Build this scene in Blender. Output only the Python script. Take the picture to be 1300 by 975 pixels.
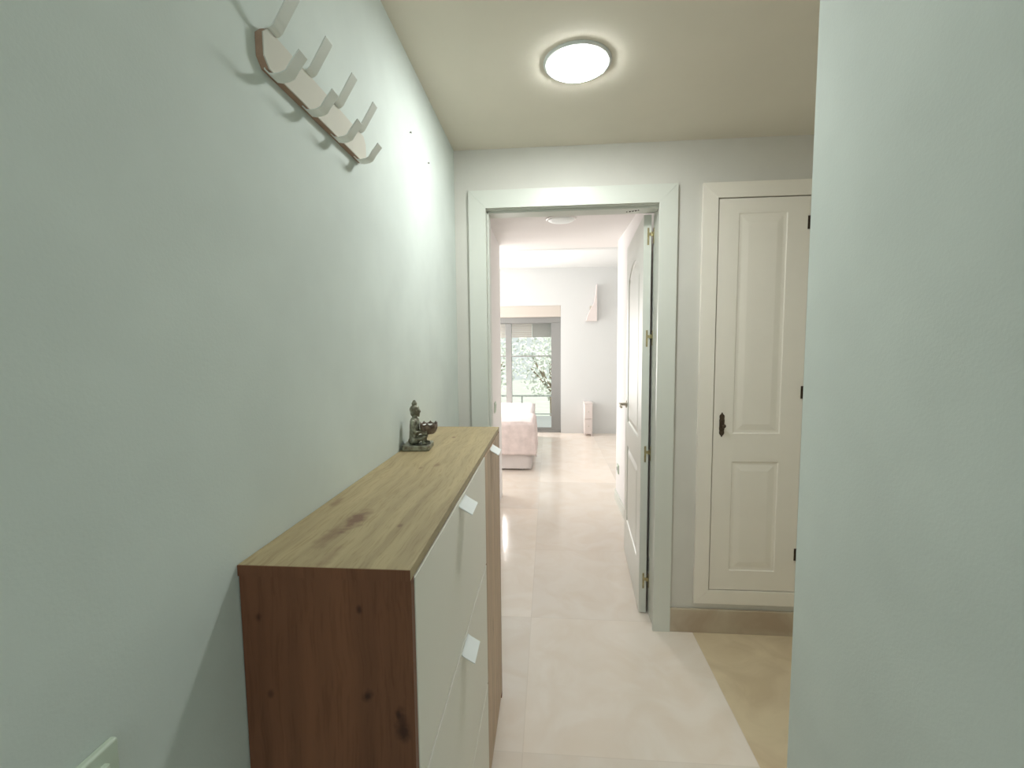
import bpy, bmesh, math, random
from mathutils import Vector, Matrix
random.seed(7)
S = bpy.context.scene
for o in list(bpy.data.objects): bpy.data.objects.remove(o)
C = S.collection

# ------------------------------------------------------------------ camera
YAW, PITCH, ROLL, CAMH, FPX = .0814, .0816, -.0095, 1.3924, 574.34
F = Vector((-math.sin(YAW)*math.cos(PITCH), math.cos(YAW)*math.cos(PITCH), -math.sin(PITCH)))
U0 = Vector((-math.sin(YAW)*math.sin(PITCH), math.cos(YAW)*math.sin(PITCH), math.cos(PITCH)))
R0 = Vector((math.cos(YAW), math.sin(YAW), 0))
R = R0*math.cos(ROLL) + U0*math.sin(ROLL)
U = U0*math.cos(ROLL) - R0*math.sin(ROLL)
cam = bpy.data.objects.new('camera', bpy.data.cameras.new('camera')); C.objects.link(cam)
cam.data.sensor_width = 36; cam.data.lens = FPX/1300*36; cam.data.clip_start = .02
cam.matrix_world = Matrix(((R.x, U.x, -F.x, 0), (R.y, U.y, -F.y, 0), (R.z, U.z, -F.z, CAMH), (0, 0, 0, 1)))
S.camera = cam

# ------------------------------------------------------------------ world, lights, exposure
S.view_settings.view_transform = 'Standard'; S.view_settings.look = 'None'
S.view_settings.exposure = 0.2; S.view_settings.gamma = 1.0; S.view_settings.use_curve_mapping = False
W = bpy.data.worlds.new('overcast_sky'); S.world = W; W.use_nodes = True
W.node_tree.nodes['Background'].inputs[0].default_value = (.93, .98, .96, 1)
W.node_tree.nodes['Background'].inputs[1].default_value = .76

def area(name, loc, direction, sx, sy, power, col):
    l = bpy.data.lights.new(name, 'AREA'); l.shape = 'RECTANGLE'; l.size = sx; l.size_y = sy
    l.energy = power; l.color = col
    o = bpy.data.objects.new(name, l); C.objects.link(o); o.location = loc
    o.rotation_euler = Vector(direction).to_track_quat('-Z', 'Y').to_euler()
    return o
# added light at an unseen side window, then daylight by the balcony door
area('fill_side_window', (-3.1, 5.9, 1.4), (1, 0, 0), 1.9, 1.9, 73, (.97, 1, 1))
area('daylight_balcony_door', (-1.2, 7.05, 1.15), (0.3, -1, -.1), 1.0, 1.6, 70, (1, .95, .92))
area('fill_behind_camera', (.0, -1.5, 1.7), (0, 1, -.05), .8, 1.0, 5.2, (.86, .97, 1))  # added ambient fill in front of the closed end wall, no opening there
sun = bpy.data.lights.new('sun', 'SUN'); sun.energy = 3.2; sun.angle = .02; sun.color = (1, .98, .93)
so = bpy.data.objects.new('sun', sun); C.objects.link(so); so.location = (4, -6, 9); so.rotation_euler = Vector((-.25, .62, -.75)).to_track_quat('-Z', 'Y').to_euler()
area('fill_alcove', (1.15, -1.45, 1.5), (-.05, 1, .06), .9, 1.4, 6.0, (1, .91, .80))  # unseen warm fill added to brighten the closet and back wall
LAMP_STRENGTH = 110

# ------------------------------------------------------------------ helpers
def link_mesh(name, me, mat, parent=None, loc=(0, 0, 0), smooth=False):
    o = bpy.data.objects.new(name, me); C.objects.link(o)
    if mat: me.materials.append(mat)
    if parent: o.parent = parent
    o.location = loc
    if smooth:
        for p in me.polygons: p.use_smooth = True
    return o
def obj(name, bm, mat, parent=None, loc=(0, 0, 0), smooth=False, bevel=0, seg=2):
    me = bpy.data.meshes.new(name)
    bmesh.ops.recalc_face_normals(bm, faces=bm.faces)
    bm.to_mesh(me); bm.free()
    o = link_mesh(name, me, mat, parent, loc, smooth)
    if bevel:
        m = o.modifiers.new('bevel', 'BEVEL'); m.width = bevel; m.segments = seg; m.limit_method = 'ANGLE'; m.angle_limit = math.radians(40)
        for p in me.polygons: p.use_smooth = True
        m.harden_normals = True
    return o
def box(bm, x0, x1, y0, y1, z0, z1):
    v = [bm.verts.new((x, y, z)) for x in (x0, x1) for y in (y0, y1) for z in (z0, z1)]
    for f in ((0,1,3,2), (4,6,7,5), (0,4,5,1), (2,3,7,6), (0,2,6,4), (1,5,7,3)): bm.faces.new([v[i] for i in f])
def boxes(*bs):
    bm = bmesh.new()
    for b in bs: box(bm, *b)
    return bm
def prism(bm, pts, axis, a, b):
    """extrude a closed 2-D outline along axis from a to b; outline coordinates are the two other axes in xyz order"""
    def P(p, t):
        q = list(p); q.insert('xyz'.index(axis), t); return q
    A = [bm.verts.new(P(p, a)) for p in pts]; B = [bm.verts.new(P(p, b)) for p in pts]
    bm.faces.new(A); bm.faces.new(B[::-1])
    for i in range(len(pts)):
        j = (i+1) % len(pts); bm.faces.new((A[i], A[j], B[j], B[i]))
def lathe(bm, prof, n=32, M=Matrix.Identity(4), cap=True):
    rings = []
    for r, z in prof:
        rings.append([bm.verts.new(M @ Vector((r*math.cos(2*math.pi*i/n), r*math.sin(2*math.pi*i/n), z))) for i in range(n)])
    for a, b in zip(rings, rings[1:]):
        for i in range(n):
            j = (i+1) % n; bm.faces.new((a[i], a[j], b[j], b[i]))
    if cap: bm.faces.new(rings[0]); bm.faces.new(rings[-1])
def ball(bm, c, r, M=None, u=16, v=12):
    if not isinstance(r, (tuple, list)): r = (r, r, r)
    T = Matrix.Translation(c) @ (M or Matrix.Identity(4)) @ Matrix.Diagonal((*r, 1))
    bmesh.ops.create_uvsphere(bm, u_segments=u, v_segments=v, radius=1, matrix=T)
def limb(bm, pts, n=12):
    """tapered tube through (x,y,z,r) points with ball joints"""
    for p in pts: ball(bm, p[:3], p[3], u=12, v=8)
    for a, b in zip(pts, pts[1:]):
        A, B = Vector(a[:3]), Vector(b[:3]); d = B-A
        M = Matrix.Translation(A) @ d.to_track_quat('Z', 'Y').to_matrix().to_4x4()
        lathe(bm, [(a[3], 0), (b[3], d.length)], n, M)
def ribbon(bm, path, y0, y1, t):
    """bent flat strip: path in x-z, width in y, thickness t"""
    n = len(path); L = []; Rr = []
    for i, (x, z) in enumerate(path):
        a = Vector(path[max(i-1, 0)]); b = Vector(path[min(i+1, n-1)]); d = (b-a).normalized(); nn = Vector((-d.y, d.x))*t/2
        L.append((x+nn.x, z+nn.y)); Rr.append((x-nn.x, z-nn.y))
    for i in range(n-1):
        pass
    V = [[bm.verts.new((p[0], y, p[1])) for p in side] for side in (L, Rr) for y in (y0, y1)]
    l0, l1, r0, r1 = V
    for i in range(n-1):
        bm.faces.new((l0[i], l0[i+1], l1[i+1], l1[i])); bm.faces.new((r0[i], r1[i], r1[i+1], r0[i+1]))
        bm.faces.new((l0[i], r0[i], r0[i+1], l0[i+1])); bm.faces.new((l1[i], l1[i+1], r1[i+1], r1[i]))
    for i in (0, n-1): bm.faces.new((l0[i], l1[i], r1[i], r0[i]))
def tag(o, label, cat, group=None, kind=None):
    o['label'] = label; o['category'] = cat
    if group: o['group'] = group
    if kind: o['kind'] = kind
    return o
def thing(name, label, cat, loc=(0, 0, 0), rz=0, group=None, kind=None):
    o = bpy.data.objects.new(name, None); C.objects.link(o); o.location = loc; o.rotation_euler = (0, 0, rz)
    o.empty_display_size = .05
    return tag(o, label, cat, group, kind)

# ------------------------------------------------------------------ materials
def mat(name, col, rough=.5, metal=0, mottle=0, mscale=6, bump=0, bscale=250, spec=.5, coat=0):
    m = bpy.data.materials.new(name); m.use_nodes = True; nt = m.node_tree; b = nt.nodes['Principled BSDF']
    b.inputs['Base Color'].default_value = (*col, 1); b.inputs['Roughness'].default_value = rough
    b.inputs['Metallic'].default_value = metal; b.inputs['Specular IOR Level'].default_value = spec
    b.inputs['Coat Weight'].default_value = coat
    tc = nt.nodes.new('ShaderNodeTexCoord')
    if mottle:
        n = nt.nodes.new('ShaderNodeTexNoise'); n.inputs['Scale'].default_value = mscale; n.inputs['Detail'].default_value = 5
        nt.links.new(tc.outputs['Object'], n.inputs['Vector'])
        r = nt.nodes.new('ShaderNodeValToRGB'); r.color_ramp.elements[0].position = .3; r.color_ramp.elements[1].position = .7
        r.color_ramp.elements[0].color = (*[max(0, c*(1-mottle)) for c in col], 1)
        r.color_ramp.elements[1].color = (*[min(1, c*(1+mottle)) for c in col], 1)
        nt.links.new(n.outputs['Fac'], r.inputs['Fac']); nt.links.new(r.outputs['Color'], b.inputs['Base Color'])
    if bump:
        n = nt.nodes.new('ShaderNodeTexNoise'); n.inputs['Scale'].default_value = bscale; n.inputs['Detail'].default_value = 3
        nt.links.new(tc.outputs['Object'], n.inputs['Vector'])
        bp = nt.nodes.new('ShaderNodeBump'); bp.inputs['Strength'].default_value = bump; bp.inputs['Distance'].default_value = .002
        nt.links.new(n.outputs['Fac'], bp.inputs['Height']); nt.links.new(bp.outputs['Normal'], b.inputs['Normal'])
    return m
def wood(name, base, dark, axis, knots, freq=38, ring=.5):
    """oak veneer: stretched grain along axis plus knots placed in the object's own frame"""
    m = bpy.data.materials.new(name); m.use_nodes = True; nt = m.node_tree; N = nt.nodes; Lk = nt.links
    b = N['Principled BSDF']; b.inputs['Roughness'].default_value = .5; b.inputs['Specular IOR Level'].default_value = .35
    tc = N.new('ShaderNodeTexCoord')
    wob = N.new('ShaderNodeTexNoise'); wob.inputs['Scale'].default_value = 5; wob.inputs['Detail'].default_value = 2
    Lk.new(tc.outputs['Object'], wob.inputs['Vector'])
    dis = N.new('ShaderNodeVectorMath'); dis.operation = 'MULTIPLY_ADD'; Lk.new(wob.outputs['Color'], dis.inputs[0])
    dis.inputs[1].default_value = (.035, .035, .035); Lk.new(tc.outputs['Object'], dis.inputs[2])
    sc = {'x': (.05, 1, 1), 'y': (1, .05, 1), 'z': (1, 1, .05)}[axis]
    mp = N.new('ShaderNodeVectorMath'); mp.operation = 'MULTIPLY'; mp.inputs[1].default_value = sc; Lk.new(dis.outputs[0], mp.inputs[0])
    g1 = N.new('ShaderNodeTexNoise'); g1.inputs['Scale'].default_value = freq; g1.inputs['Detail'].default_value = 6; Lk.new(mp.outputs[0], g1.inputs['Vector'])
    g2 = N.new('ShaderNodeTexNoise'); g2.inputs['Scale'].default_value = freq*7; g2.inputs['Detail'].default_value = 3; Lk.new(mp.outputs[0], g2.inputs['Vector'])
    r1 = N.new('ShaderNodeValToRGB'); e = r1.color_ramp.elements; e[0].position = .3; e[1].position = .68
    e[0].color = (*[c*.72+d*.2 for c, d in zip(base, dark)], 1); e[1].color = (*[min(1, c*1.08) for c in base], 1)
    Lk.new(g1.outputs['Fac'], r1.inputs['Fac'])
    mx = N.new('ShaderNodeMixRGB'); mx.blend_type = 'MULTIPLY'; mx.inputs['Fac'].default_value = .55
    r2 = N.new('ShaderNodeValToRGB'); r2.color_ramp.elements[0].position = .32; r2.color_ramp.elements[1].position = .5
    r2.color_ramp.elements[0].color = (.72, .66, .6, 1); r2.color_ramp.elements[1].color = (1, 1, 1, 1)
    Lk.new(g2.outputs['Fac'], r2.inputs['Fac']); Lk.new(r1.outputs['Color'], mx.inputs['Color1']); Lk.new(r2.outputs['Color'], mx.inputs['Color2'])
    cur = mx.outputs['Color']
    kn = N.new('ShaderNodeTexNoise'); kn.inputs['Scale'].default_value = 55; kn.inputs['Detail'].default_value = 3; Lk.new(tc.outputs['Object'], kn.inputs['Vector'])
    for (px, py, pz, r, st, amt) in knots:
        s = N.new('ShaderNodeVectorMath'); s.operation = 'SUBTRACT'; s.inputs[1].default_value = (px, py, pz); Lk.new(tc.outputs['Object'], s.inputs[0])
        k = N.new('ShaderNodeVectorMath'); k.operation = 'MULTIPLY'
        k.inputs[1].default_value = {'x': (1/st, 1, 1), 'y': (1, 1/st, 1), 'z': (1, 1, 1/st)}[axis]; Lk.new(s.outputs[0], k.inputs[0])
        l = N.new('ShaderNodeVectorMath'); l.operation = 'LENGTH'; Lk.new(k.outputs[0], l.inputs[0])
        a = N.new('ShaderNodeMath'); a.operation = 'MULTIPLY_ADD'; Lk.new(kn.outputs['Fac'], a.inputs[0]); a.inputs[1].default_value = r*1.7
        Lk.new(l.outputs['Value'], a.inputs[2])
        mr = N.new('ShaderNodeMapRange'); mr.inputs['From Min'].default_value = r*1.1; mr.inputs['From Max'].default_value = r*2.3
        mr.inputs['To Min'].default_value = amt; mr.inputs['To Max'].default_value = 0; mr.interpolation_type = 'SMOOTHSTEP'
        Lk.new(a.outputs[0], mr.inputs['Value'])
        q = N.new('ShaderNodeMixRGB'); Lk.new(mr.outputs['Result'], q.inputs['Fac']); Lk.new(cur, q.inputs['Color1']); q.inputs['Color2'].default_value = (*dark, 1)
        cur = q.outputs['Color']
    Lk.new(cur, b.inputs['Base Color'])
    bp = N.new('ShaderNodeBump'); bp.inputs['Strength'].default_value = .12; bp.inputs['Distance'].default_value = .001
    Lk.new(g2.outputs['Fac'], bp.inputs['Height']); Lk.new(bp.outputs['Normal'], b.inputs['Normal'])
    return m
def marble(name, col, vein, rough, tile=None, ox=0, oy=0, grout=None):
    m = bpy.data.materials.new(name); m.use_nodes = True; nt = m.node_tree; N = nt.nodes; Lk = nt.links
    b = N['Principled BSDF']; b.inputs['Roughness'].default_value = rough; b.inputs['Specular IOR Level'].default_value = .5
    tc = N.new('ShaderNodeTexCoord')
    n = N.new('ShaderNodeTexNoise'); n.inputs['Scale'].default_value = 4.5; n.inputs['Detail'].default_value = 8; n.inputs['Distortion'].default_value = 1.2
    r = N.new('ShaderNodeValToRGB'); e = r.color_ramp.elements; e[0].position = .32; e[0].color = (*vein, 1); e[1].position = .62; e[1].color = (*col, 1)
    Lk.new(n.outputs['Fac'], r.inputs['Fac'])
    cur = r.outputs['Color']; src = tc.outputs['Object']
    if tile:
        off = N.new('ShaderNodeVectorMath'); off.operation = 'SUBTRACT'; off.inputs[1].default_value = (ox, oy, 0); Lk.new(src, off.inputs[0])
        dv = N.new('ShaderNodeVectorMath'); dv.operation = 'DIVIDE'; dv.inputs[1].default_value = (tile, tile, 10); Lk.new(off.outputs[0], dv.inputs[0])
        fl = N.new('ShaderNodeVectorMath'); fl.operation = 'FLOOR'; Lk.new(dv.outputs[0], fl.inputs[0])
        wn = N.new('ShaderNodeTexWhiteNoise'); Lk.new(fl.outputs[0], wn.inputs['Vector'])
        sh = N.new('ShaderNodeVectorMath'); sh.operation = 'MULTIPLY_ADD'; Lk.new(wn.outputs['Color'], sh.inputs[0]); sh.inputs[1].default_value = (7, 7, 7); Lk.new(src, sh.inputs[2])
        Lk.new(sh.outputs[0], n.inputs['Vector'])
        mr = N.new('ShaderNodeMapRange'); mr.inputs['To Min'].default_value = .9; mr.inputs['To Max'].default_value = 1.03; Lk.new(wn.outputs['Value'], mr.inputs['Value'])
        tone = N.new('ShaderNodeMixRGB'); tone.blend_type = 'MULTIPLY'; tone.inputs['Fac'].default_value = 1
        Lk.new(cur, tone.inputs['Color1']); Lk.new(mr.outputs['Result'], tone.inputs['Color2'])
        fr = N.new('ShaderNodeVectorMath'); fr.operation = 'FRACTION'; Lk.new(dv.outputs[0], fr.inputs[0])
        sp = N.new('ShaderNodeSeparateXYZ'); Lk.new(fr.outputs[0], sp.inputs[0])
        mn = N.new('ShaderNodeMath'); mn.operation = 'MINIMUM'; Lk.new(sp.outputs['X'], mn.inputs[0]); Lk.new(sp.outputs['Y'], mn.inputs[1])
        ls = N.new('ShaderNodeMath'); ls.operation = 'LESS_THAN'; ls.inputs[1].default_value = .0035/tile*1.0; Lk.new(mn.outputs[0], ls.inputs[0])
        ml = N.new('ShaderNodeMath'); ml.operation = 'MULTIPLY'; ml.inputs[1].default_value = .16; Lk.new(ls.outputs[0], ml.inputs[0])
        g = N.new('ShaderNodeMixRGB'); Lk.new(ml.outputs[0], g.inputs['Fac']); Lk.new(tone.outputs['Color'], g.inputs['Color1']); g.inputs['Color2'].default_value = (*(grout or vein), 1)
        cur = g.outputs['Color']
    else:
        Lk.new(src, n.inputs['Vector'])
    Lk.new(cur, b.inputs['Base Color'])
    return m
def glow(name, col, strength):
    m = bpy.data.materials.new(name); m.use_nodes = True; b = m.node_tree.nodes['Principled BSDF']
    b.inputs['Base Color'].default_value = (*col, 1); b.inputs['Emission Color'].default_value = (*col, 1); b.inputs['Emission Strength'].default_value = strength
    return m
WALL = mat('pale_blue_grey_paint', (.70, .755, .71), .75, mottle=.045, mscale=5, bump=.1, bscale=260, spec=.2)
BACKW = mat('back_wall_warm_grey', (.70, .68, .625), .75, mottle=.03, mscale=5, bump=.1, bscale=260, spec=.2)  # warmer grey than the left and right walls
TAN = marble('tan_floor', (.76, .63, .43), (.64, .51, .34), .2)
CEIL = mat('ceiling_paint', (.82, .76, .65), .85, mottle=.02, mscale=4, spec=.15)
FARWALL = mat('white_bedroom_paint', (.72, .73, .72), .8, spec=.2)
PINKWALL = mat('warm_white_corridor_paint', (.88, .85, .83), .8, spec=.2)
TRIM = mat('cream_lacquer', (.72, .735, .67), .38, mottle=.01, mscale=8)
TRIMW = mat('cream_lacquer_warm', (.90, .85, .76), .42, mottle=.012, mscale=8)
FLOOR = marble('cream_marble_tiles', (.94, .85, .76), (.89, .78, .67), .13, .785, -.095, 1.445, (.42, .35, .27))
BASE = marble('tan_marble_skirting', (.58, .50, .38), (.46, .36, .26), .3)
BRASS = mat('aged_brass', (.42, .36, .2), .35, .9, mottle=.2, mscale=60)
BRONZE = mat('dark_bronze', (.09, .065, .045), .45, .7, mottle=.3, mscale=90)
STEEL = mat('brushed_nickel', (.62, .58, .5), .3, .9)
ALU = mat('taupe_aluminium', (.29, .29, .28), .45, .2)
WHITEPL = mat('white_plastic', (.78, .8, .78), .4)
DARK = mat('dark_gap', (.03, .025, .02), .8)

# ------------------------------------------------------------------ the setting
XL, XR, XF, D, D2, HC = -.441, .46, .61, 2.171, 2.30, 2.31
T = .1
def struct(name, bm, m, label, cat, parent=None, **k):
    o = obj(name, bm, m, parent, **k)
    if not parent: tag(o, label, cat, kind='structure')
    return o
struct('floor_alcove', boxes((.693, 1.75, -1.5, D-.001, -.05, .0006)), TAN, 'darker tan floor in front of the closet', 'floor')  # separate slab, darker tan than the cream floor
struct('floor', boxes((-3.3, 2.3, -1.7, 7.6, -.1, 0)), FLOOR, 'glossy cream marble tile floor running through hall and doorway', 'floor')
struct('ceiling', boxes((-3.3, 2.3, D2-.02, 4.36, HC, HC+.08)), PINKWALL, 'warm white ceiling just beyond the doorway', 'ceiling')
struct('ceiling', boxes((-3.3, 2.3, -1.7, D2-.02, HC, HC+.08)), CEIL, 'low flat tan white ceiling over the hall', 'ceiling')
struct('ceiling', boxes((-3.3, 2.3, 4.36, 7.6, 2.62, 2.7), (-3.3, 2.3, 4.36, 4.44, HC, 2.66)), FARWALL, 'higher white ceiling of the bright far room', 'ceiling')
# left wall with both switch plates on it
struct('wall_left', boxes((XL-T, XL, -1.6, D, 0, HC)), WALL, 'pale blue grey wall on the left behind the cabinet', 'wall')
struct('wall_right', boxes((XR, XR+T, -1.6, .857, 0, HC)), WALL, 'near blue grey wall filling the right edge of the view', 'wall')
struct('wall_entrance', boxes((XL-T, 1.85, -1.7, -1.6, 0, HC)), WALL, 'hidden end wall behind the viewer', 'wall')
struct('wall_alcove', boxes((XR+T, 2.2, -1.6, -1.5, 0, HC), (1.75, 1.85, -1.5, D, 0, HC)), WALL, 'hidden side walls of the alcove right of the hall', 'wall')
# back wall with the doorway and the closet opening
DX0, DX1, DZ = -.292, .503, 2.035
CX0, CX1, CZ0, CZ1 = .762, 1.164, .218, 2.05
struct('wall_back', boxes((XL-T, DX0-.03, D, D2, 0, HC), (DX0-.03, DX1+.03, D, D2, DZ+.03, HC), (DX1+.03, CX0-.03, D, D2, 0, HC),
       (CX0-.03, CX1+.03, D, D2, 0, CZ0-.03), (CX0-.03, CX1+.03, D, D2, CZ1+.03, HC), (CX1+.03, 2.2, D, D2, 0, HC)),
       BACKW, 'grey white back wall holding the doorway and closet', 'wall')
struct('wall_corridor_left', boxes((XL-T, XL, D2, 4.16, 0, HC), (-3.3, XL-T, 4.06, 4.16, 0, HC)), PINKWALL, 'warm white wall strip on the left beyond the doorway', 'wall')
struct('wall_corridor_right', boxes((XF, XF+T, D2+.45, 4.12, 0, HC), (XF+T, 2.3, 4.02, 4.12, 0, HC)), PINKWALL, 'warm white wall behind the open door leaf', 'wall')
struct('wall_closet', boxes((CX0-.05, CX1+.2, 2.62, 2.66, 0, HC), (XF+T, CX0-.03, D2, 2.66, 0, HC), (CX1+.1, CX1+.2, D2, 2.62, 0, HC)), DARK, 'dark inside walls of the closet', 'wall')
struct('wall_corridor_return', boxes((XF, XF+T, D2, D2+.45, 0, HC)), PINKWALL, 'short wall return behind the hinges of the open door', 'wall')
BX0, BX1, BZ = -1.75, .193, 2.04
struct('wall_far', boxes((-3.3, BX0, 7.24, 7.5, 0, 2.62), (BX0, BX1, 7.24, 7.5, BZ, 2.62), (BX1, 2.3, 7.24, 7.5, 0, 2.62)), FARWALL, 'bright white far wall around the balcony door', 'wall')
struct('wall_far_side', boxes((-3.3, -3.2, 4.16, 4.9, 0, 2.62), (-3.3, -3.2, 6.9, 7.24, 0, 2.62), (-3.3, -3.2, 4.9, 6.9, 0, .4), (-3.3, -3.2, 4.9, 6.9, 2.4, 2.62), (2.2, 2.3, 4.12, 7.24, 0, 2.62)), FARWALL, 'white side walls of the bright far room', 'wall')
# skirting
struct('baseboard_back', boxes((DX1+.08, 1.75, D-.014, D, 0, .118)), BASE, 'tan marble skirting under the closet door', 'skirting board', bevel=.003)
struct('baseboard_corridor', boxes((XF-.012, XF, D2+.02, 4.12, 0, .09)), TRIM, 'pale skirting along the wall behind the open door', 'skirting board', bevel=.003)

# door casing with rebated jambs
def casing(name, x0, x1, z1, w, yf, label, z0=None, mt=TRIM, wr=None):
    """three or four mitred boards proud of the wall, with a stepped inner edge"""
    r = thing(name, label, 'door frame', ((x0+x1)/2, yf, z0 or 0), kind='structure'); cx = (x0+x1)/2; b = (z0 or 0)
    def board(pts, nm):
        bm = bmesh.new(); prism(bm, [(p[0]-cx, p[1]-b) for p in pts], 'y', -.016, 0); obj(nm, bm, mt, r, bevel=.0012)
    wr = wr or w
    lo = b-w if z0 else 0
    board([(x0-w, lo), (x0, b if z0 else 0), (x0, z1), (x0-w, z1+w)], 'casing_board')
    board([(x1+wr, lo), (x1, b if z0 else 0), (x1, z1), (x1+wr, z1+w)], 'casing_board')
    board([(x0-w, z1+w), (x0, z1), (x1, z1), (x1+wr, z1+w)], 'casing_board')
    if z0: board([(x0-w, lo), (x0, b), (x1, b), (x1+wr, lo)], 'casing_board')
    return r, cx, b
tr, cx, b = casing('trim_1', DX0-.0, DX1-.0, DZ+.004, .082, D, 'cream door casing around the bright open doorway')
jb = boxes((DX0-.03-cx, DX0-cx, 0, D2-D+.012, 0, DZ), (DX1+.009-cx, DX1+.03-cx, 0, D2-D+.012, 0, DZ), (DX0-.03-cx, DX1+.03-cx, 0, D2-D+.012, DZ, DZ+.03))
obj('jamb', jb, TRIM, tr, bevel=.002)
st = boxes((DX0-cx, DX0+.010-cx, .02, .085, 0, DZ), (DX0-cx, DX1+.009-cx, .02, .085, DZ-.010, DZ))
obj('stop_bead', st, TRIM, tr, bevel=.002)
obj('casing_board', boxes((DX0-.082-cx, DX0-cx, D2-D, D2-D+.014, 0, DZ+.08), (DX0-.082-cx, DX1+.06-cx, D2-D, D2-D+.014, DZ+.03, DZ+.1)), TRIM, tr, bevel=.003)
# small row of dark stamped marks on the underside of the head jamb
bm = bmesh.new()
for i in range(5):
    x = .368+i*.0125-cx; y = 2.238-i*.005-D; s = [.8, 1.1, 1, 1.15, .9][i]
    box(bm, x, x+.0030, y-.006*s, y+.006*s, DZ-.0115, DZ-.0098)
    if i in (1, 2, 3): box(bm, x, x+.0075, y+.003, y+.006*s, DZ-.0115, DZ-.0098); box(bm, x+.0055, x+.0080, y-.006*s, y+.006*s, DZ-.0115, DZ-.0098)
    if i in (0, 4): box(bm, x, x+.0065, y-.002, y+.001, DZ-.0115, DZ-.0098)
obj('stamped_mark', bm, DARK, tr)['label'] = 'row of five small dark stamped marks'

# panelled leaf: local x 0..w, y 0..t, z 0..h
def leaf_mesh(w, h, t, panels, sides=(0, 1), deep=1):
    bm = bmesh.new()
    def nest(p, f0, sg):
        x0, x1, z0, z1, ar = p
        def loop(ins, dep):
            pts = [(x0+ins, z0+ins), (x1-ins, z0+ins), (x1-ins, z1-ins)]
            n = 9
            for k in range(1, n):
                u = k/n; pts.append((x1-ins-(x1-x0-2*ins)*u, z1-ins+ar*math.sin(math.pi*u)**1.0))
            pts.append((x0+ins, z1-ins))
            return [bm.verts.new((px, f0+sg*dep*deep, pz)) for px, pz in pts]
        prev = loop(0, 0); first = prev
        for ins, dep in ((.004, .006), (.012, .0075), (.017, .0075), (.042, .001), (.046, .0005)):
            cur = loop(ins, dep)
            for i in range(len(cur)):
                j = (i+1) % len(cur); bm.faces.new((prev[i], prev[j], cur[j], cur[i]))
            prev = cur
        bm.faces.new(prev); return first
    for s in (0, 1):
        f0 = 0 if s == 0 else t; sg = 1 if s == 0 else -1
        if s not in sides:
            bm.faces.new([bm.verts.new(p) for p in ((0, f0, 0), (w, f0, 0), (w, f0, h), (0, f0, h))]); continue
        zc = 0
        for p in panels:
            x0, x1, z0, z1, ar = p
            bm.faces.new([bm.verts.new(q) for q in ((0, f0, zc), (w, f0, zc), (w, f0, z0), (0, f0, z0))])
            fl = nest(p, f0, sg); top = z1+ar+.002
            bm.faces.new([bm.verts.new(q) for q in ((0, f0, z0), (x0, f0, z0), (x0, f0, top), (0, f0, top))])
            bm.faces.new([bm.verts.new(q) for q in ((x1, f0, z0), (w, f0, z0), (w, f0, top), (x1, f0, top))])
            ups = [bm.verts.new((v.co.x, f0, top)) for v in fl[2:]]
            for i in range(len(ups)-1): bm.faces.new((fl[2+i], fl[3+i], ups[i+1], ups[i]))
            zc = top
        bm.faces.new([bm.verts.new(q) for q in ((0, f0, zc), (w, f0, zc), (w, f0, h), (0, f0, h))])
    for q in (((0,0,0),(w,0,0),(w,t,0),(0,t,0)), ((0,0,h),(w,0,h),(w,t,h),(0,t,h)), ((0,0,0),(0,0,h),(0,t,h),(0,t,0)), ((w,0,0),(w,0,h),(w,t,h),(w,t,0))):
        bm.faces.new([bm.verts.new(p) for p in q])
    bmesh.ops.remove_doubles(bm, verts=bm.verts, dist=1e-5)
    return bm
dr = thing('door_1', 'open cream panelled door swung back through the doorway', 'door', (.500, 2.302, .006), math.radians(86.3), kind='structure')
LW = .765
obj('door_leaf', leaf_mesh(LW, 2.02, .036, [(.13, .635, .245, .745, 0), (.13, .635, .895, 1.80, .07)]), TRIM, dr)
# lever handle on both faces
def lever(side, parent, m):
    y0 = .036 if side > 0 else 0
    bm = bmesh.new()
    prof = [(.0245, 0), (.0245, .004), (.018, .008), (.010, .010), (.009, .045)]
    M = Matrix.Translation((LW-.065, y0, 1.005)) @ Matrix.Rotation(-side*math.pi/2, 4, 'X')
    lathe(bm, prof, 20, M)
    yy = y0+side*.045
    limb(bm, [(LW-.065, yy, 1.005, .009), (LW-.10, yy+side*.003, 1.006, .0085), (LW-.185, yy, 1.001, .0075)])
    h = obj('door_handle', bm, m, parent, smooth=True); return h
lever(1, dr, STEEL); lever(-1, dr, STEEL)
for z in (1.934, 1.439, .856, .189):
    zz = z-.006
    bm = bmesh.new()
    box(bm, -.002, .0005, .010, .019, zz-.052, zz+.030)            # plate let into the leaf edge
    box(bm, -.005, .000, -.010, .016, zz-.008, zz+.006)            # knuckle link across the gap
    box(bm, -.007, .012, -.0125, -.0095, zz-.045, zz+.028)         # plate on the jamb side
    lathe(bm, [(.0042, zz-.012), (.0042, zz+.010)], 12, Matrix.Translation((-.004, -.003, 0)))
    for dz in (-.044, .022): lathe(bm, [(.0028, 0), (.0022, .0018)], 10, Matrix.Translation((-.002, .0145, zz+dz)) @ Matrix.Rotation(-math.pi/2, 4, 'Y'))
    obj('hinge', bm, BRASS, dr, bevel=.0006)
obj('latch_plate', boxes((LW-.0005, LW+.001, .008, .028, .93, 1.09)), BRASS, dr)

# closet door
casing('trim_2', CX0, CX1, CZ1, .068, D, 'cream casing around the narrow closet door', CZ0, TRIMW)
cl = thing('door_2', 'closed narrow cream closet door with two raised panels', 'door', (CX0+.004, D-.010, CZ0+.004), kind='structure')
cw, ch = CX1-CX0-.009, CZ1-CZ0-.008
obj('door_leaf', leaf_mesh(cw, ch, .02, [(.088, cw-.095, .095, .625, 0), (.088, cw-.095, .758, 1.76, 0)], sides=(0,), deep=.5), TRIMW, cl)
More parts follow.
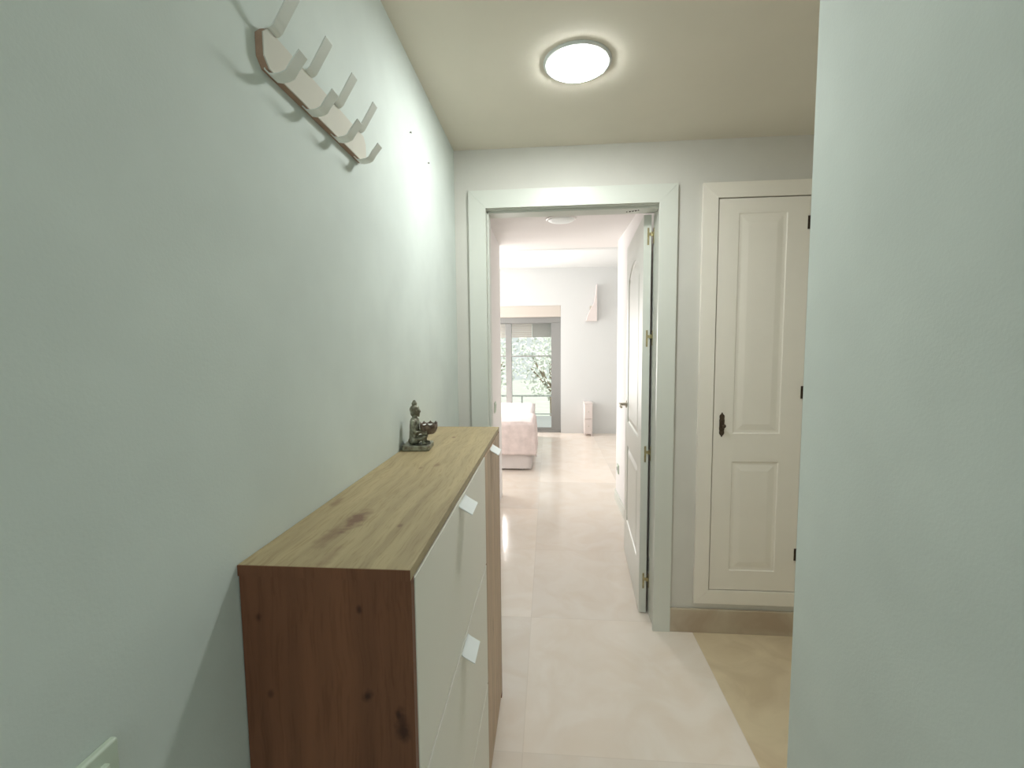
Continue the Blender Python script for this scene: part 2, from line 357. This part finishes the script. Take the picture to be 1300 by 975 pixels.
# pointed bronze pull plate with a small key knob
bm = bmesh.new(); ol = []
hh = .058
prof = [(0, 1.0), (.003, .97), (.0035, .88), (.007, .84), (.011, .74), (.0115, .6), (.0105, .5), (.012, .35), (.0115, .1)]
for x, s in prof: ol.append((x, s*hh))
for x, s in prof[::-1]: ol.append((x, -s*hh))
for x, s in prof[1:]: ol.append((-x, -s*hh))
for x, s in prof[::-1][:-1]: ol.append((-x, s*hh))
prism(bm, ol, 'y', -.003, 0)
hd = obj('escutcheon', bm, BRONZE, cl, loc=(.038, 0, 1.018-CZ0), bevel=.001)
bm = bmesh.new(); lathe(bm, [(.004, 0), (.004, .010), (.008, .013), (.009, .019), (.006, .024)], 16, Matrix.Rotation(math.pi/2, 4, 'X'))
obj('knob', bm, BRONZE, hd, loc=(.003, -.003, -.004), smooth=True)
for z in (1.932, 1.173, .404):
    zz = z-CZ0-.004; bm = bmesh.new()
    M = Matrix.Translation((cw+.0035, -.006, zz))
    lathe(bm, [(.0015, -.040), (.004, -.036), (.0045, -.031), (.0062, -.030), (.0062, -.001), (.0055, 0), (.0062, .001), (.0062, .030), (.0045, .031), (.004, .036), (.0015, .040)], 14, M)
    box(bm, cw-.010, cw-.001, -.002, .001, zz-.029, zz+.029)
    obj('hinge', bm, BRONZE, cl, smooth=False)

# balcony door, unseen side window added to light the far room
def pane_mat():
    m = bpy.data.materials.new('clear_glass'); m.use_nodes = True; b = m.node_tree.nodes['Principled BSDF']
    b.inputs['Base Color'].default_value = (.96, 1, .98, 1); b.inputs['Roughness'].default_value = .0
    b.inputs['Transmission Weight'].default_value = 1; b.inputs['IOR'].default_value = 1.05
    return m
GLASS = pane_mat()
bd = thing('door_3', 'taupe aluminium sliding balcony door at the far end', 'glass door', (-.78, 7.30, 0), kind='structure')
q = .78
f = boxes((BX0+q, BX1+q, 0, .12, 1.775, 1.862), (BX1+q-.015, BX1+q, 0, .12, 0, 1.80), (.044+q, BX1+q-.012, .02, .07, 0, 1.79),
          (BX0+q, BX0+.08+q, 0, .12, 0, 1.80), (BX0+q, BX1+q, 0, .12, 0, .03))
obj('outer_frame', f, ALU, bd, bevel=.003)
for xs in ((-.695, .06, .03), (BX0+.08, -.60, .075)):
    x0, x1, y = xs; x0 += q; x1 += q
    s = obj('sliding_sash', boxes((x0, x0+.095, y, y+.04, .03, 1.775), (x1-.02, x1, y, y+.04, .03, 1.775), (x0, x1, y, y+.04, .03, .075), (x0, x1, y, y+.04, 1.765, 1.785), (x0+.06, x1-.02, y+.01, y+.03, 1.232, 1.252)), ALU, bd, bevel=.002)
    obj('pane', boxes((x0+.05, x1-.02, y+.018, y+.022, .06, 1.77)), GLASS, s)
sb = struct('trim_3', boxes((BX0, BX1-.002, 7.25, 7.44, 1.862, BZ)), mat('beige_shutter_box', (.62, .56, .50), .6), 'beige roller shutter box above the balcony door', 'shutter box', bevel=.004)
wn = thing('window_1', 'unseen side window added to light the far room', 'window', (-3.25, 5.9, .4), kind='structure')
wf = obj('window_frame', boxes((-.03, .03, -1, -.94, 0, 2), (-.03, .03, .94, 1, 0, 2), (-.03, .03, -.03, .03, 0, 2), (-.03, .03, -1, 1, 0, .06), (-.03, .03, -1, 1, 1.94, 2)), ALU, wn, bevel=.003)
obj('pane', boxes((-.003, .003, -.95, .95, .05, 1.95)), GLASS, wn)

# ------------------------------------------------------------------ the shoe cabinet
CY0, CY1, CH, CW = .584, 1.700, 1.089, .251
oak, dk = (.50, .365, .215), (.13, .055, .035)
TOPW = wood('oak_veneer_top', (.44, .355, .20), (.16, .075, .05), 'y',
            [(.098, .175, CH, .017, 2.6, .85), (.085, .105, CH, .014, 3.2, .5), (.118, .91, CH, .006, 2, .8), (.15, .55, CH, .008, 2.4, .55), (.115, .52, CH, .005, 2, .5), (.185, .15, CH, .004, 2, .6), (.02, .26, CH, .008, 3, .5), (.12, .03, CH, .01, 3, .35)])
SIDEW = wood('oak_veneer_side_shaded', (.21, .085, .042), (.045, .015, .009), 'z',  # oak darkened so the shade on the camera-facing side sits in the colour
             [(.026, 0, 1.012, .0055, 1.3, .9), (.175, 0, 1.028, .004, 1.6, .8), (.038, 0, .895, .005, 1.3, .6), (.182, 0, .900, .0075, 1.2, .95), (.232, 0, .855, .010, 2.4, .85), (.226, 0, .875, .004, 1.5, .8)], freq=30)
FRONTW = wood('oak_veneer_door', (.60, .44, .30), (.3, .17, .10), 'z', [(CW, .86, .45, .012, 2.5, .5), (CW, .95, .2, .01, 2, .4)], freq=30)
WHITEF = mat('matt_white_melamine', (.86, .84, .75), .42, mottle=.01, mscale=3)
TAB = mat('white_handle_metal', (.80, .83, .82), .4)
cab = thing('shoe_cabinet', 'tall slim oak and white tip-out shoe cabinet against the left wall', 'cabinet', (XL+.001, CY0, 0))
L = CY1-CY0; tp = .016
obj('top_panel', boxes((0, CW-.001, 0, L, CH-tp, CH)), TOPW, cab, bevel=.0008)
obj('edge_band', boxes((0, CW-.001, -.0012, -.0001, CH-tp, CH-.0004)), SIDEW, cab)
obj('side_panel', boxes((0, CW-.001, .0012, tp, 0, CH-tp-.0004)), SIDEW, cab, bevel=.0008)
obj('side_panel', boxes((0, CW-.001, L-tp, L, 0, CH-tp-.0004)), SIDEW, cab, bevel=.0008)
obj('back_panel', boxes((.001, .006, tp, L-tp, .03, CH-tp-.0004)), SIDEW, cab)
YD = 1.306-CY0                                  # divider between the white flaps and the oak door
obj('divider', boxes((.01, CW-.022, YD-.008, YD+.008, .02, CH-tp-.001)), FRONTW, cab)
obj('plinth', boxes((.03, CW-.025, tp, L-tp, 0, .055)), FRONTW, cab)
def tab(parent, y0, y1, z, x):
    bm = bmesh.new(); ribbon(bm, [(-.001, .004), (.0005, .001), (.006, -.003), (.028, -.016)], y0, y1, .0022)
    return obj('handle', bm, TAB, parent, loc=(x, 0, z), bevel=.0005)
zs = [(.742, 1.069), (.362, .738), (.03, .358)]
for z0, z1 in zs:
    d = obj('flap', boxes((CW-.018, CW, tp+.001, YD-.0015, z0+.0025, z1)), WHITEF, cab, bevel=.001)
    tab(d, .916-CY0, .99-CY0, z1-.012, CW)
fd = obj('door', boxes((CW-.018, CW, YD+.0015, L-tp-.002, .032, 1.069)), FRONTW, cab, bevel=.001)
tab(fd, 1.42-CY0, 1.50-CY0, 1.062, CW)

# ------------------------------------------------------------------ coat rack
PLY = mat('plywood_edge', (.42, .27, .19), .6, mottle=.12, mscale=40)
RW = mat('white_board_laminate', (.72, .69, .61), .8, spec=.15)
HK = mat('grey_white_enamel', (.86, .88, .83), .4)
ck = thing('coat_rack', 'slim wall coat rack with four pale double hooks on the left wall', 'coat rack', (XL, .690, 1.853))
LR, hz, c = .385, .030, .013
def octo(l, h, cc): return [(cc, -h), (l-cc, -h), (l, -h+cc), (l, h-cc), (l-cc, h), (cc, h), (0, h-cc), (0, -h+cc)]
bm = bmesh.new(); prism(bm, octo(LR, hz, c), 'x', .0, .0115); obj('board', bm, PLY, ck, bevel=.0006)
bm = bmesh.new(); prism(bm, [(a+.0, b_) for a, b_ in octo(LR, hz, c)], 'x', .0116, .0138); obj('face_panel', bm, RW, ck, bevel=.0005)
for k, yc in enumerate((.7135, .8205, .9265, 1.0345)):
    y = yc-.690; w = .0125
    bm = bmesh.new()
    path = [(.0545, .084), (.0225, .0345), (.018, .0315), (.010, .0300), (.006, .02), (.006, -.02), (.006, -.030), (.012, -.0365), (.020, -.038), (.032, -.0365), (.040, -.033), (.0475, -.022), (.0625, -.004)]
    ribbon(bm, path, y-w, y+w, .0022)
    obj('hook', bm, HK, ck, bevel=.0005)
# two small nail holes further along the wall
for y, z, lb in ((1.476, 2.079, 'tiny dark nail in the wall, nearer the coat rack'), (1.693, 2.069, 'tiny dark nail in the wall, nearer the far corner')):
    bm = bmesh.new(); lathe(bm, [(.0012, -.004), (.0012, .004), (.0035, .0045), (.0030, .0056)], 10, Matrix.Rotation(math.pi/2, 4, 'Y'))
    tag(obj('wall_nail', bm, BRONZE, loc=(XL, y, z)), lb, 'nail', 'nails in the left wall')
# light switch near the lower left corner
SWP = mat('greenish_white_plastic', (.62, .70, .58), .35)
sw = thing('light_switch', 'pale square light switch low on the near left wall', 'light switch', (XL, .348, .964))
obj('switch_plate', boxes((0, .009, -.043, .043, -.043, .043)), SWP, sw, bevel=.003, seg=3)
bm = bmesh.new(); prism(bm, [(.008, -.028), (.0105, -.028), (.0145, .028), (.008, .028)], 'y', -.028, .028)
obj('rocker', bm, SWP, sw, bevel=.001)
s2 = thing('light_switch', 'small white light switch on the corridor wall beyond the doorway', 'light switch', (XL, 3.643, .903))
obj('switch_plate', boxes((0, .009, -.043, .043, -.043, .043)), SWP, s2, bevel=.003, seg=3)
bm = bmesh.new(); prism(bm, [(.008, -.028), (.0105, -.028), (.0145, .028), (.008, .028)], 'y', -.028, .028); obj('rocker', bm, SWP, s2, bevel=.001)
s3 = thing('wall_socket', 'small white power socket low on the wall behind the open door', 'socket', (XF, 3.98, .313))
obj('socket_plate', boxes((-.009, 0, -.04, .04, -.04, .04)), SWP, s3, bevel=.003)
bm = bmesh.new(); lathe(bm, [(.021, 0), (.021, .003), (.017, .003), (.016, -.002)], 20, Matrix.Translation((-.009, 0, 0)) @ Matrix.Rotation(-math.pi/2, 4, 'Y'), cap=True); obj('socket_well', bm, WHITEPL, s3)

# ------------------------------------------------------------------ ceiling lamps
def downlight(loc, label, strength, r=.098):
    t = thing('ceiling_light', label, 'ceiling light', loc, group='round ceiling lights')
    bm = bmesh.new(); lathe(bm, [(r-.004, 0), (r+.012, 0), (r+.012, -.003), (r+.006, -.007), (r-.002, -.008), (r-.004, -.004)], 48, cap=False)
    obj('trim_ring', bm, WHITEPL, t, smooth=True)
    bm = bmesh.new(); lathe(bm, [(r-.003, -.001), (r-.003, -.0085), (r*.93, -.012), (r*.6, -.015), (.001, -.0165)], 48)
    obj('diffuser', bm, glow('lit_diffuser', (.955, 1.0, .985), strength), t, smooth=True)
    return t
downlight((.095, 1.56, HC), 'bright round white ceiling lamp in the near hall ceiling', LAMP_STRENGTH)
t = downlight((.092, 3.37, HC), 'unlit round ceiling lamp just beyond the doorway', 0)
t.children[1].data.materials[0] = mat('frosted_diffuser', (.85, .82, .8), .35)

# ------------------------------------------------------------------ figurine with a lotus bowl
def statue_mat(name, c1, c2):
    m = mat(name, c1, .38, .35, bump=.4, bscale=400); nt = m.node_tree; b = nt.nodes['Principled BSDF']
    tc = nt.nodes.new('ShaderNodeTexCoord'); n = nt.nodes.new('ShaderNodeTexNoise'); n.inputs['Scale'].default_value = 70; n.inputs['Detail'].default_value = 4
    nt.links.new(tc.outputs['Object'], n.inputs['Vector']); r = nt.nodes.new('ShaderNodeValToRGB')
    r.color_ramp.elements[0].position = .38; r.color_ramp.elements[1].position = .62
    r.color_ramp.elements[0].color = (*c2, 1); r.color_ramp.elements[1].color = (*c1, 1)
    nt.links.new(n.outputs['Fac'], r.inputs['Fac']); nt.links.new(r.outputs['Color'], b.inputs['Base Color']); return m
SG = statue_mat('grey_green_resin', (.34, .35, .27), (.16, .14, .10))
SB = statue_mat('brown_bronze_resin', (.23, .18, .145), (.11, .075, .06))
fg = thing('figurine', 'small seated grey green figurine holding a lotus bowl on the cabinet top', 'figurine', (-.400, 1.322, CH), math.radians(4))
def remesh(o, v=.0013, it=3):
    m = o.modifiers.new('remesh', 'REMESH'); m.mode = 'VOXEL'; m.voxel_size = v; m.use_smooth_shade = True
    s = o.modifiers.new('smooth', 'SMOOTH'); s.iterations = it; s.factor = .5
bm = bmesh.new()
prism(bm, [(-.030, -.042), (.040, -.042), (.046, -.036), (.046, .038), (.040, .044), (-.030, .044), (-.036, .038), (-.036, -.036)], 'z', 0, .016)
obj('base', bm, SG, fg, bevel=.003, seg=3)
bm = bmesh.new()
limb(bm, [(-.006, 0, .026, .0165), (-.006, 0, .045, .0145), (-.004, 0, .066, .0150), (-.003, 0, .083, .0145)])     # trunk
for s in (-1, 1):
    ball(bm, (-.004, s*.010, .084), (.011, .013, .009)); ball(bm, (-.008, s*.009, .026), (.014, .014, .012))
    limb(bm, [(-.004, s*.021, .084, .0066), (-.003, s*.026, .066, .0060), (.004, s*.0255, .052, .0056), (.016, s*.021, .054, .0048), (.026, s*.018, .0535, .0040)])  # arms
    ball(bm, (.026, s*.0190, .0510), (.0070, .0038, .0050))
    for k in range(4): limb(bm, [(.028, s*.0195, .0465+.0028*k, .0014), (.033, s*.0225, .0470+.0031*k, .0013), (.038, s*.0240, .0475+.0033*k, .0012)])
    limb(bm, [(.024, s*.0180, .0555, .0015), (.029, s*.0205, .0600, .0013)])
    limb(bm, [(-.004, s*.011, .026, .011), (.013, s*.015, .032, .0080), (.028, s*.0145, .0375, .0060), (.0255, s*.014, .029, .0048), (.024, s*.013, .020, .0046)])       # thigh and shin
    limb(bm, [(.023, s*.013, .0185, .0042), (.036, s*.014, .0180, .0036)])
limb(bm, [(-.003, 0, .092, .0082), (-.002, 0, .102, .0074)])                                                        # neck
ball(bm, (.001, 0, .1145), (.0125, .0108, .0148))                                                                   # head
ball(bm, (.0050, 0, .107), (.0075, .0080, .0070))
ball(bm, (.0135, 0, .1130), (.0026, .0018, .0042)); ball(bm, (.0118, 0, .1180), (.002, .0068, .0016))
ball(bm, (.0115, 0, .1055), (.0020, .0034, .0012)); ball(bm, (.0108, 0, .1032), (.0022, .0026, .0012)); ball(bm, (.0095, 0, .0995), (.003, .0035, .003))
for s in (-1, 1):
    ball(bm, (.0112, s*.0045, .1145), (.0014, .0026, .0011)); ball(bm, (-.0005, s*.0112, .1110), (.0030, .0016, .0070)); ball(bm, (-.0010, s*.0112, .1045), (.0018, .0014, .0035))
body = obj('body', bm, SG, fg); remesh(body, .0011, 2)
bm = bmesh.new()
ball(bm, (-.0025, 0, .1190), (.0132, .0120, .0125)); ball(bm, (-.008, 0, .109), (.0075, .0098, .012))
for i in range(150):
    a = i*2.39996; h = 1-i/150*1.55; rr = math.sqrt(max(0, 1-h*h)); v = Vector((math.cos(a)*rr, math.sin(a)*rr, h))
    p = Vector((-.0025, 0, .1190)) + Vector((v.x*.0136, v.y*.0123, v.z*.0130))
    if p.x > .006 and p.z < .1235: continue
    ball(bm, p, .0019, u=8, v=6)
ball(bm, (-.003, 0, .1355), (.0072, .0068, .0070)); ball(bm, (-.003, 0, .1425), (.0050, .0048, .0052))
for i in range(60):
    a = i*2.39996; h = 1-i/60*1.2; rr = math.sqrt(max(0, 1-h*h)); ball(bm, (-.003+math.cos(a)*rr*.0072, math.sin(a)*rr*.0068, .1360+h*.0075), .0014, u=8, v=6)
hair = obj('hair', bm, SG, body); remesh(hair, .0010, 1)
# lotus bowl: pointed rim, thick wall
bx, bz = .0390, .0440
bm = bmesh.new(); n = 72; prof = [(.008, 0), (.016, .0015), (.0225, .007), (.0265, .015), (.0280, .024), (.0285, .030)]; npt = 8
def rim(a): return .0065*(1-abs(math.sin(a*npt/2)))**1.3
rings = []
for r_, z in prof+[(.0265, .030), (.0255, .024), (.0235, .015), (.016, .007)]:
    rings.append([bm.verts.new((r_*math.cos(2*math.pi*i/n), r_*math.sin(2*math.pi*i/n), z+(rim(2*math.pi*i/n) if z > .028 else 0))) for i in range(n)])
for A, B in zip(rings, rings[1:]):
    for i in range(n): bm.faces.new((A[i], A[(i+1) % n], B[(i+1) % n], B[i]))
bm.faces.new(rings[0]); bm.faces.new(rings[-1])
for row, (rr, zz, hh_) in enumerate(((.0268, .019, .0105), (.0225, .0085, .0085))):
    for i in range(npt):
        a = (i+row*.5)*2*math.pi/npt
        M = Matrix.Rotation(a, 4, 'Z') @ Matrix.Rotation(.22+row*.45, 4, 'Y')
        ball(bm, Matrix.Rotation(a, 4, 'Z') @ Vector((rr-.0012, 0, zz)), (.0024, .0088, hh_), M, u=10, v=8)
bowl = obj('lotus_bowl', bm, SB, fg, loc=(bx, 0, bz), smooth=True); bowl.scale = (.92, .92, 1.03)
bm = bmesh.new(); lathe(bm, [(.0130, .0075), (.0185, .0245), (.0190, .0250), (.0180, .0245), (.0175, .0230), (.001, .0230)], 32)
lathe(bm, [(.0008, .023), (.0006, .028)], 8)
tl = tag(obj('tealight', bm, mat('silver_cup_and_wax', (.86, .86, .84), .35, .1), loc=(-.400+bx*math.cos(.07), 1.322+bx*math.sin(.07), CH+bz+.0035), smooth=True), 'small white tealight sitting in the lotus bowl', 'candle')

# ------------------------------------------------------------------ the bright far room
BED = mat('white_bedspread', (.74, .68, .66), .9, mottle=.05, mscale=5, bump=.4, bscale=60)
BLK = mat('pinkish_blanket', (.70, .60, .575), .95, mottle=.1, mscale=14, bump=.6, bscale=90)
bedr = thing('bed', 'low bed with pale cover beyond the doorway on the left', 'bed', (-1.12, 5.98, 0))
def soft(x0, x1, y0, y1, z0, z1, nx=20, ny=20, amp=.01, seed=1):
    bm = bmesh.new(); box(bm, x0, x1, y0, y1, z0, z1)
    bmesh.ops.subdivide_edges(bm, edges=bm.edges, cuts=nx, use_grid_fill=True)
    rnd = random.Random(seed); ph = [rnd.uniform(0, 6) for _ in range(6)]
    for v in bm.verts:
        d = amp*(math.sin(v.co.x*17+ph[0]+2*math.sin(v.co.z*6))+math.sin(v.co.y*14+ph[1])+.5*math.sin(v.co.z*31+v.co.x*22+ph[2]))
        v.co.z += d*.4*(1 if v.co.z > (z0+z1)/2 else 0); v.co.x += d*.6; v.co.y += d*.8
    return bm
obj('bed_base', boxes((-.90, .90, -.95, 1.0, .10, .30)), BED, bedr, bevel=.02)
for x in (-.85, .82):
    for y in (-.9, .9):
        obj('leg', boxes((x-.025, x+.025, y-.025, y+.025, 0, .10)), ALU, bedr)
obj('mattress', soft(-.91, .91, -.96, 1.0, .30, .52, amp=.004), BED, bedr, smooth=True, bevel=0)
def drape():
    """a sheet over the foot and right side of the bed, hanging clear of the mattress"""
    bm = bmesh.new(); rnd = random.Random(4)
    prof = [(-.70, .550), (-.2, .552), (.3, .551), (.80, .551), (.925, .545), (.950, .520), (.957, .40), (.962, .26), (.966, .17)]
    X = []
    for a, b_ in zip(prof, prof[1:]):
        for k in range(6): u = k/6; X.append((a[0]+(b_[0]-a[0])*u, a[1]+(b_[1]-a[1])*u))
    X.append(prof[-1])
    Y = [(-.30, .0), (-.5, 0), (-.7, 0), (-.9, 0), (-.975, -.004), (-1.000, -.03), (-1.008, -.13), (-1.012, -.25), (-1.016, -.36)]
    YY = []
    for a, b_ in zip(Y, Y[1:]):
        for k in range(6): u = k/6; YY.append((a[0]+(b_[0]-a[0])*u, a[1]+(b_[1]-a[1])*u))
    YY.append(Y[-1])
    g = []
    for (x, zx) in X:
        row = []
        for (y, dz) in YY:
            fold = .006*math.sin(x*26+1)*min(1, -dz*6) ; f2 = .006*math.sin(y*30)*min(1, (.552-zx)*6)
            z = min(zx, .552+dz) + .002*math.sin(x*23+y*11)
            if zx < .5 and dz < -.02: z = min(zx, .552+dz)
            row.append(bm.verts.new((x+f2, y-abs(fold), z)))
        g.append(row)
    for i_ in range(len(g)-1):
        for k in range(len(YY)-1): bm.faces.new((g[i_][k], g[i_+1][k], g[i_+1][k+1], g[i_][k+1]))
    return bm
bk = obj('blanket', drape(), BLK, smooth=True, loc=(-1.12, 5.98, 0))
sd = bk.modifiers.new('thickness', 'SOLIDIFY'); sd.thickness = .012; sd.offset = 1
# hollow the blanket so that it drapes over the mattress rather than filling it
tag(bk, 'pale pink textured blanket draped over the foot of the bed', 'blanket')
bf = obj('bed_skirt', soft(-.925, .925, -.97, .98, .02, .2, nx=24, amp=.003, seed=8), BED, bedr, smooth=True)
pil = obj('pillow', soft(-.75, -.1, .55, .95, .53, .66, amp=.006, seed=3), BED, smooth=True, loc=(-1.12, 5.98, 0)); tag(pil, 'white pillow at the head of the bed', 'pillow')
PK = mat('pale_pink_lacquer', (.80, .72, .69), .5)
cb = thing('bedside_cabinet', 'small pale pink cabinet against the far wall right of the balcony door', 'cabinet', (.612, 7.12, 0))
obj('carcass', boxes((-.062, .062, -.10, .115, .03, .505)), PK, cb, bevel=.004)
obj('cabinet_top', boxes((-.066, .066, -.104, .118, .505, .52)), PK, cb, bevel=.003)
for k in range(2):
    d = obj('drawer', boxes((-.056, .056, -.112, -.101, .05+k*.225, .26+k*.225)), PK, cb, bevel=.003)
    bm = bmesh.new(); lathe(bm, [(.005, 0), (.005, .012), (.009, .018), (.006, .024)], 12, Matrix.Translation((0, -.112, .16+k*.225)) @ Matrix.Rotation(math.pi/2, 4, 'X')); obj('knob', bm, STEEL, d, smooth=True)
for x in (-.05, .05):
    for y in (-.085, .095): obj('leg', boxes((x-.01, x+.01, y-.01, y+.01, 0, .03)), PK, cb)
bm = bmesh.new(); prism(bm, [(.085, .0), (-.085, .0), (-.055, .10), (.035, .27), (.078, .56), (.085, .56)], 'y', -.10, -.012)
ws = thing('wall_lamp', 'tall pale pink wedge shaped wall lamp high on the far wall', 'wall lamp', (.662, 7.24, 1.782))
obj('lamp_shade', bm, PK, ws, bevel=.004)
obj('wall_plate', boxes((-.02, .06, -.014, -.0005, .08, .24)), STEEL, ws, bevel=.002)

# ------------------------------------------------------------------ balcony and garden
struct('floor_balcony', boxes((-3.3, 2.3, 7.6, 9.2, -.1, -.02)), mat('balcony_tile', (.75, .74, .72), .5), 'pale tiled balcony floor outside the far door', 'balcony')
aw = thing('awning', 'pinkish slatted awning with a grey side panel outside the balcony door', 'awning', (-.6, 7.5, 2.0))
obj('slat_curtain', boxes(*[(-1.4, .32, .14, .155, -.45+k*.035, -.418+k*.035) for k in range(13)]), mat('pinkish_awning', (.72, .64, .60), .7), aw)
obj('side_panel', boxes((.325, 1.5, .13, .16, -.45, .0)), mat('grey_awning', (.52, .50, .48), .7), aw, bevel=.003)
obj('bracket_rail', boxes((-1.4, 1.5, 0, .18, .0, .05)), ALU, aw, bevel=.003)
rl = thing('balcony_railing', 'thin grey horizontal railing outside the balcony door', 'railing', (-.4, 9.0, -.02))
for z in (.30, .52):
    pass
RZ = mat('grey_railing_paint', (.5, .52, .5), .5)
obj('handrail', boxes((-2.8, 2.6, -.02, .02, .42, .45)), RZ, rl, bevel=.004)
obj('lower_rail', boxes((-2.8, 2.6, -.01, .01, .06, .08)), RZ, rl)
for i in range(7): obj('post', boxes((-2.7+i*.85, -2.67+i*.85, -.015, .015, 0, .42)), RZ, rl)
GR = mat('glare_paled_foliage', (.76, .82, .72), .7, mottle=.3, mscale=4); BARK = mat('bark', (.3, .24, .18), .9, mottle=.3, mscale=20)  # leaf green paled to put the overexposed daylight into its colour
def tree(x, y, h, r, label, seed, weep=False):
    rnd = random.Random(seed)
    t = thing('tree', label, 'tree', (x, y, -3.0), group='trees outside the balcony door')
    bm = bmesh.new(); limb(bm, [(0, 0, 0, .16), (.05, .03, h*.4, .11), (-.03, 0, h*.75, .06)])
    for i in range(6):
        a = rnd.uniform(0, 6.28); limb(bm, [(0, 0, h*.55, .05), (math.cos(a)*r*.6, math.sin(a)*r*.6, h*(.68+rnd.random()*.15), .02)])
    obj('trunk', bm, BARK, t)
    bm = bmesh.new()
    for i in range(1700):
        a = rnd.uniform(0, 6.28); u = rnd.uniform(-1, 1); q_ = r*rnd.random()**.45; s = math.sqrt(1-u*u)
        p = Vector((math.cos(a)*s*q_, math.sin(a)*s*q_, h*.78+u*q_*1.15)); e = rnd.uniform(.05, .11)
        n1 = Vector((rnd.gauss(0, 1), rnd.gauss(0, 1), rnd.gauss(0, 1))).normalized(); n2 = n1.orthogonal().normalized(); 
        bm.faces.new([bm.verts.new(p+n1*e), bm.verts.new(p+n2*e*.45), bm.verts.new(p-n1*e), bm.verts.new(p-n2*e*.45)])
    obj('foliage', bm, GR, t)
tree(.1, 15.5, 5.2, 1.3, 'tree with green leaves paled for glare showing right in the balcony door glass', 2)
tree(-2.3, 16.5, 5.0, 1.2, 'tree with green leaves paled for glare showing left in the balcony door glass', 5)
struct('ground', boxes((-30, 30, 9.3, 60, -3.1, -3.0)), mat('pale_garden_ground', (.6, .62, .55), .9, mottle=.1, mscale=1), 'pale ground beyond the balcony', 'ground')
